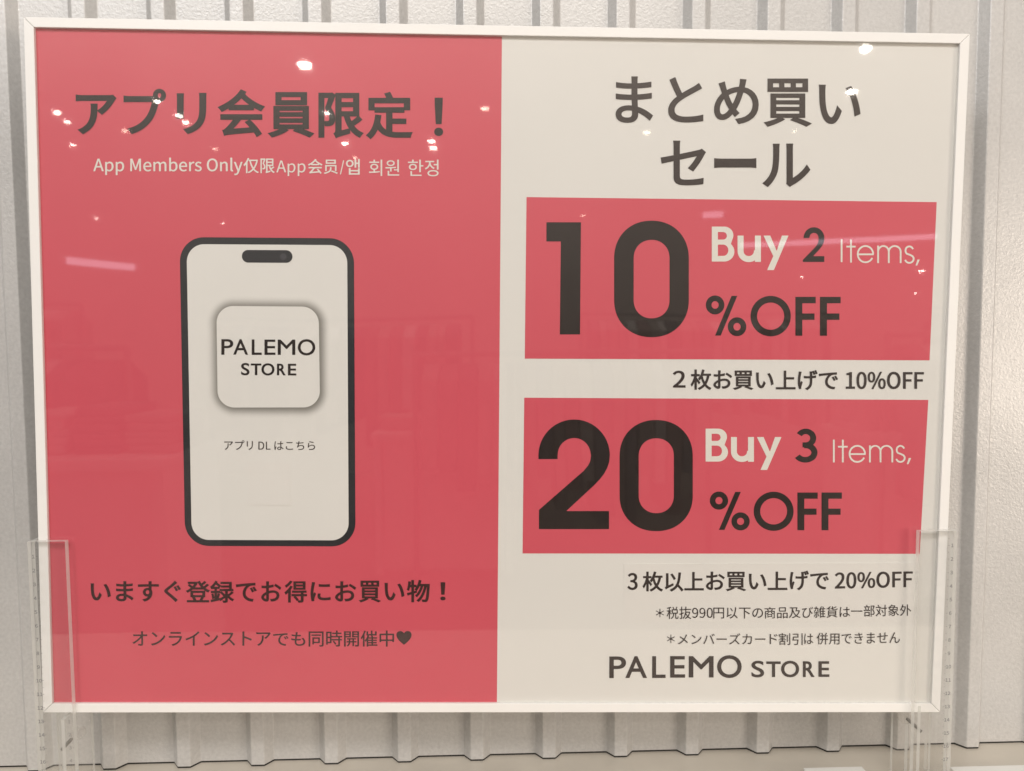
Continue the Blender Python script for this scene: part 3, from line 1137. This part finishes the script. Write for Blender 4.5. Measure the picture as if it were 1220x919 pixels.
a0 = on_counter(957, 915, ZB + 0.006)
a1 = on_counter(1027, 913.5, ZB + 0.006)
bx_ = empty('card_box', ((a0[0] + a1[0]) / 2, a0[1] - 0.02, ZB))
tag(bx_, 'low pale card box lying on the counter below the board, left of the right stand', 'box')
hwid = (a1[0] - a0[0]) / 2
link('box_body', bm_mesh(box_bm(-hwid + 0.0004, hwid - 0.0004, -0.02, 0.0196, 0.0002, 0.0045, 0.0003)), M['box'], bx_)
link('box_lid', bm_mesh(box_bm(-hwid, hwid, -0.0204, 0.02, 0.0046, 0.006, 0.0003)), M['box'], bx_)
a0 = on_counter(1131, 913.5, ZB + 0.004)
bx2 = link('base_plate', bm_mesh(box_bm(0, 0.12, -0.06, 0, 0.0002, 0.004, 0.0005)), M['box'])
bx2.location = (a0[0], a0[1], ZB)
tag(bx2, 'flat white plate lying on the counter right of the right stand', 'plate')

# ------------------------------------------------------------------ the shop behind the viewer, seen mirrored in the cover sheet
CEIL = 1.20
Nrm = -ey


def mirror(px, py):
    o_, d_ = ray(px, py)
    x_, z_ = on_board(px, py, 0.0007)
    hit = BM @ Vector((x_, 0.0007, z_))
    d_ = d_.normalized()
    r_ = d_ - 2 * d_.dot(Nrm) * Nrm
    return hit, r_.normalized()


M['lamp'] = emit_mat('lamp_glow', (1.0, 0.92, 0.82), 70)
M['lamp_soft'] = emit_mat('lamp_glow_soft', (1.0, 0.86, 0.68), 22)
M['tube'] = emit_mat('tube_glow', (0.95, 0.86, 1.0), 3.2)
M['trim'] = mat('white_lamp_trim', (0.8, 0.8, 0.78), 0.4)
lamp_cache = {}


def downlight(px, py, size_px, soft=False, text=''):
    hit, r_ = mirror(px, py)
    if r_.z < 0.03:
        return
    t_ = (CEIL - hit.z) / r_.z
    t_ = min(t_, 5.6)
    p_ = hit + r_ * t_
    rad = 0.72 * size_px / F_PX * (t_ + 0.5) / 2
    d = empty('ceiling_downlight', tuple(p_))
    tag(d, text, 'lamp', 'ceiling lamps mirrored in the board cover')
    b = bmesh.new()
    bmesh.ops.create_uvsphere(b, u_segments=20, v_segments=12, radius=rad)
    bmesh.ops.scale(b, vec=(1, 1, 0.35 + 0.55 * max(0.0, (170 - py) / 130)), verts=b.verts)
    link('lamp_lens', bm_mesh(b), M['lamp_soft' if soft else 'lamp'], d)
    V, Fc = [], []
    for k_ in range(24):
        an = 2 * math.pi * k_ / 24
        for rr, zz in ((1.05, -0.1), (1.4, -0.1), (1.4, 0.3), (1.05, 0.3)):
            V.append((rad * rr * math.cos(an), rad * rr * math.sin(an), rad * zz))
    for k_ in range(24):
        k2 = (k_ + 1) % 24
        for c_ in range(4):
            Fc.append((k_ * 4 + c_, k2 * 4 + c_, k2 * 4 + (c_ + 1) % 4, k_ * 4 + (c_ + 1) % 4))
    link('trim_ring', mesh_from(V, Fc), M['trim'], d)


SPOTS = (
    ((363, 77, 19), 'biggest round lamp glow, alone high on the pink half above the headline'),
    ((1035, 58, 15), 'bright lamp glow at the top right of the white half, just under the frame'),
    ((1017, 110, 14), 'bright lamp glow crossing the last character of the white half title'),
    ((69, 135, 9), 'lamp glow left of the headline, upper one of the two near the left rail'),
    ((82, 146, 7), 'lamp glow left of the headline, lower one of the two near the left rail'),
    ((88, 173, 6), 'tiny lamp glow below the first headline character'),
    ((150, 157, 8, True), 'yellowish lamp glow at the foot of the second headline character'),
    ((186, 123, 8), 'lamp glow across the second headline character below its small ring'),
    ((212, 141, 9), 'lamp glow at the foot of the left stroke of the third headline character'),
    ((220, 149, 9), 'lamp glow between the two strokes of the third headline character'),
    ((255, 180, 8, True), 'thin lamp glow just above the word Members'),
    ((387, 134, 8), 'lamp glow on the left part of the sixth headline character'),
    ((409, 171, 10), 'pale lamp glow between headline and subtitle below the sixth character'),
    ((421, 189, 8, True), 'yellowish lamp glow on top of the first Korean subtitle character'),
    ((516, 169, 11), 'upper of two flat lamp glows below the exclamation mark'),
    ((518, 177, 11), 'lower of two flat lamp glows below the exclamation mark'),
    ((578, 130, 13, True), 'wide faint lamp glow near the right edge of the pink half'),
    ((116, 260, 4), 'tiny lamp glow left of the phone picture near the left rail'),
    ((265, 265, 4), 'tiny lamp glow just above the phone picture'),
    ((772, 158, 12, True), 'flat lamp glow between the two title lines on the left'),
    ((948, 158, 6, True), 'small lamp glow between the two title lines on the right'),
    ((694, 258, 7, True), 'small lamp glow just above the figure one of ten'),
    ((955, 328, 4), 'tiny lamp glow below the dark two in the upper offer block'),
    ((1094, 319, 8), 'lamp glow under the comma in the upper offer block'),
    ((1087, 347, 4), 'tiny lamp glow near the right edge of the upper offer block'))
for a, text in SPOTS:
    downlight(*a, text=text)


def tube(pxa, pxb, thick_px, dist, text):
    ha, ra = mirror(*pxa)
    hb, rb = mirror(*pxb)
    A, B_ = ha + ra * dist, hb + rb * dist
    t_ = empty('tube_lamp', tuple((A + B_) / 2))
    tag(t_, text, 'lamp', 'tube lamps mirrored in the board cover')
    r_ = thick_px / F_PX * dist / 2
    C_ = (A + B_) / 2

    def lc(o_):
        o_.location = tuple(-C_)
        return o_
    cyl('tube', t_, tuple(A), tuple(B_), r_, M['tube'], 16, lc)
    cyl('tube_cap', t_, tuple(A), tuple(A + (A - B_).normalized() * r_ * 1.5), r_ * 1.1, M['trim'], 16, lc)
    cyl('tube_cap', t_, tuple(B_), tuple(B_ + (B_ - A).normalized() * r_ * 1.5), r_ * 1.1, M['trim'], 16, lc)


tube((78, 309), (162, 316), 8, 5.0, 'tube lamp, a mauve streak on the pink half left of the phone picture')
tube((880, 292), (1112, 278), 6, 6.0, 'longest tube lamp, a mauve streak crossing Buy 2 Items in the upper block')
tube((838, 258), (862, 256), 8, 5.0, 'short tube lamp, a pale dash above the word Buy in the upper block')

# shop floor, a dark fixture run and a pale display table (all behind or below the viewer)
M['floor'] = mat('dark_shop_floor', (0.20, 0.17, 0.15), 0.6, vary=(0.25, 0.8))
fl = link('floor', mesh_from([(-9, -12, -1.25), (9, -12, -1.25), (9, 0.6, -1.25), (-9, 0.6, -1.25)], [(0, 1, 2, 3)]), M['floor'])
tag(fl, kind='structure', label='dark shop floor far below the counter')
M['steel'] = mat('dull_rack_steel', (0.30, 0.29, 0.28), 0.4, metal=0.5)
CLOTH = [mat('garment_cloth', c_, 0.9, vary=(0.2, 8)) for c_ in
         ((0.10, 0.09, 0.10), (0.30, 0.27, 0.24), (0.45, 0.41, 0.38), (0.24, 0.15, 0.14), (0.17, 0.17, 0.19), (0.36, 0.32, 0.28), (0.55, 0.52, 0.50))]
rng = random.Random(11)
kinds = ['mostly dark clothes', 'mixed beige clothes', 'brown and grey clothes', 'pale clothes at its left end', 'long dark coats',
         'short light tops', 'grey and white clothes', 'densely hung clothes', 'a few loose clothes']
for i_, (rx_, ry_, rw_, top_) in enumerate(((-2.3, -2.6, 1.5, 0.02), (0.3, -3.6, 1.6, -0.02), (2.5, -3.0, 1.5, 0.05), (-1.2, -5.0, 1.9, 0.22), (1.6, -5.6, 2.0, 0.25),
                                            (-4.3, -5.2, 2.2, 0.35), (4.5, -5.6, 2.2, 0.3))):
    t = empty('clothes_rack', (rx_, ry_, -1.25), None)
    tag(t, 'clothes rack with ' + kinds[i_] + ', seen only mirrored in the cover', 'clothes rack', 'clothes racks mirrored in the board cover')
    hgt_ = top_ + 1.25
    for sx in (-1, 1):
        cyl('upright', t, (sx * rw_ / 2, 0, 0), (sx * rw_ / 2, 0, hgt_), 0.015, M['steel'], 10)
        cyl('foot', t, (sx * rw_ / 2, -0.25, 0.02), (sx * rw_ / 2, 0.25, 0.02), 0.015, M['steel'], 10)
    cyl('rail', t, (-rw_ / 2, 0, hgt_), (rw_ / 2, 0, hgt_), 0.014, M['steel'], 10)
    xg = -rw_ / 2 + 0.06
    while xg < rw_ / 2 - 0.08:
        wg = rng.uniform(0.04, 0.09)
        if i_ == 8 and rng.random() < 0.4:
            xg += wg
            continue
        lg = rng.uniform(0.55, 0.85)
        b = bmesh.new()
        sh = [(-0.05, 0), (0.05, 0), (0.21, -0.08), (0.24, -lg), (-0.24, -lg), (-0.21, -0.08)]
        f0 = [b.verts.new((xg, a_, hgt_ - 0.05 + c_)) for a_, c_ in sh]
        f1 = [b.verts.new((xg + wg, a_ * 0.97, hgt_ - 0.05 + c_)) for a_, c_ in sh]
        b.faces.new(f0)
        b.faces.new(list(reversed(f1)))
        for k_ in range(6):
            b.faces.new((f0[k_], f1[k_], f1[(k_ + 1) % 6], f0[(k_ + 1) % 6]))
        link('garment', bm_mesh(b), rng.choice(CLOTH), t)
        xg += wg + 0.012
bw = link('shop_wall', bm_mesh(box_bm(-9, 9, -7.2, -7.0, -1.25, 3.6)), mat('beige_shop_wall', (0.55, 0.50, 0.45), 0.8, vary=(0.12, 0.7)))
tag(bw, kind='structure', label='plain beige shop wall far behind the viewer')

M['table'] = mat('pale_table_laminate', (0.70, 0.66, 0.62), 0.6, vary=(0.05, 3))
for tx_, ty_, tw_, td_, th_, lab_ in ((-1.35, -2.1, 0.55, 0.5, 0.92, 'low pale display table with folded clothes, mirrored at the lower left of the cover'),
                                      (-0.35, -3.9, 0.8, 0.6, 0.80, 'wider pale display table with folded clothes, mirrored behind the phone picture'),
                                      (2.0, -3.2, 0.7, 0.5, 0.85, 'pale display table with folded clothes, mirrored at the right of the cover')):
    t = empty('display_table', (tx_, ty_, -1.25))
    tag(t, lab_, 'table', 'display tables mirrored in the board cover')
    link('table_top', bm_mesh(box_bm(-tw_ / 2, tw_ / 2, -td_ / 2, td_ / 2, th_ - 0.04, th_, 0.004)), M['table'], t)
    for sx in (-1, 1):
        link('side_panel', bm_mesh(box_bm(sx * tw_ / 2 - 0.02 - sx * 0.03, sx * tw_ / 2 + 0.02 - sx * 0.03, -td_ / 2 + 0.02, td_ / 2 - 0.02, 0, th_ - 0.041)), M['table'], t)
    link('front_panel', bm_mesh(box_bm(-tw_ / 2 + 0.06, tw_ / 2 - 0.06, td_ / 2 - 0.06, td_ / 2 - 0.04, 0.02, th_ - 0.042)), M['table'], t)
    for k_ in range(3):
        px_ = -tw_ / 2 + tw_ * (k_ + 0.5) / 3
        pile = bmesh.new()
        zt_ = 0.0
        for n_ in range(rng.randint(3, 6)):
            hh_ = rng.uniform(0.02, 0.035)
            ox_ = rng.uniform(-0.01, 0.01)
            box_bm(-tw_ / 7 + ox_, tw_ / 7 + ox_, -0.14, 0.14, zt_ + 0.0005, zt_ + hh_, 0.008, 2, pile)
            zt_ += hh_
        po = link('folded_clothes', bm_mesh(pile), rng.choice(CLOTH))
        po.location = (tx_ + px_, ty_, -1.25 + th_)
        tag(po, ('left', 'middle', 'right')[k_] + ' stack of folded clothes on the ' + lab_.split(' with ')[0], 'folded clothes', 'stacks of folded clothes')
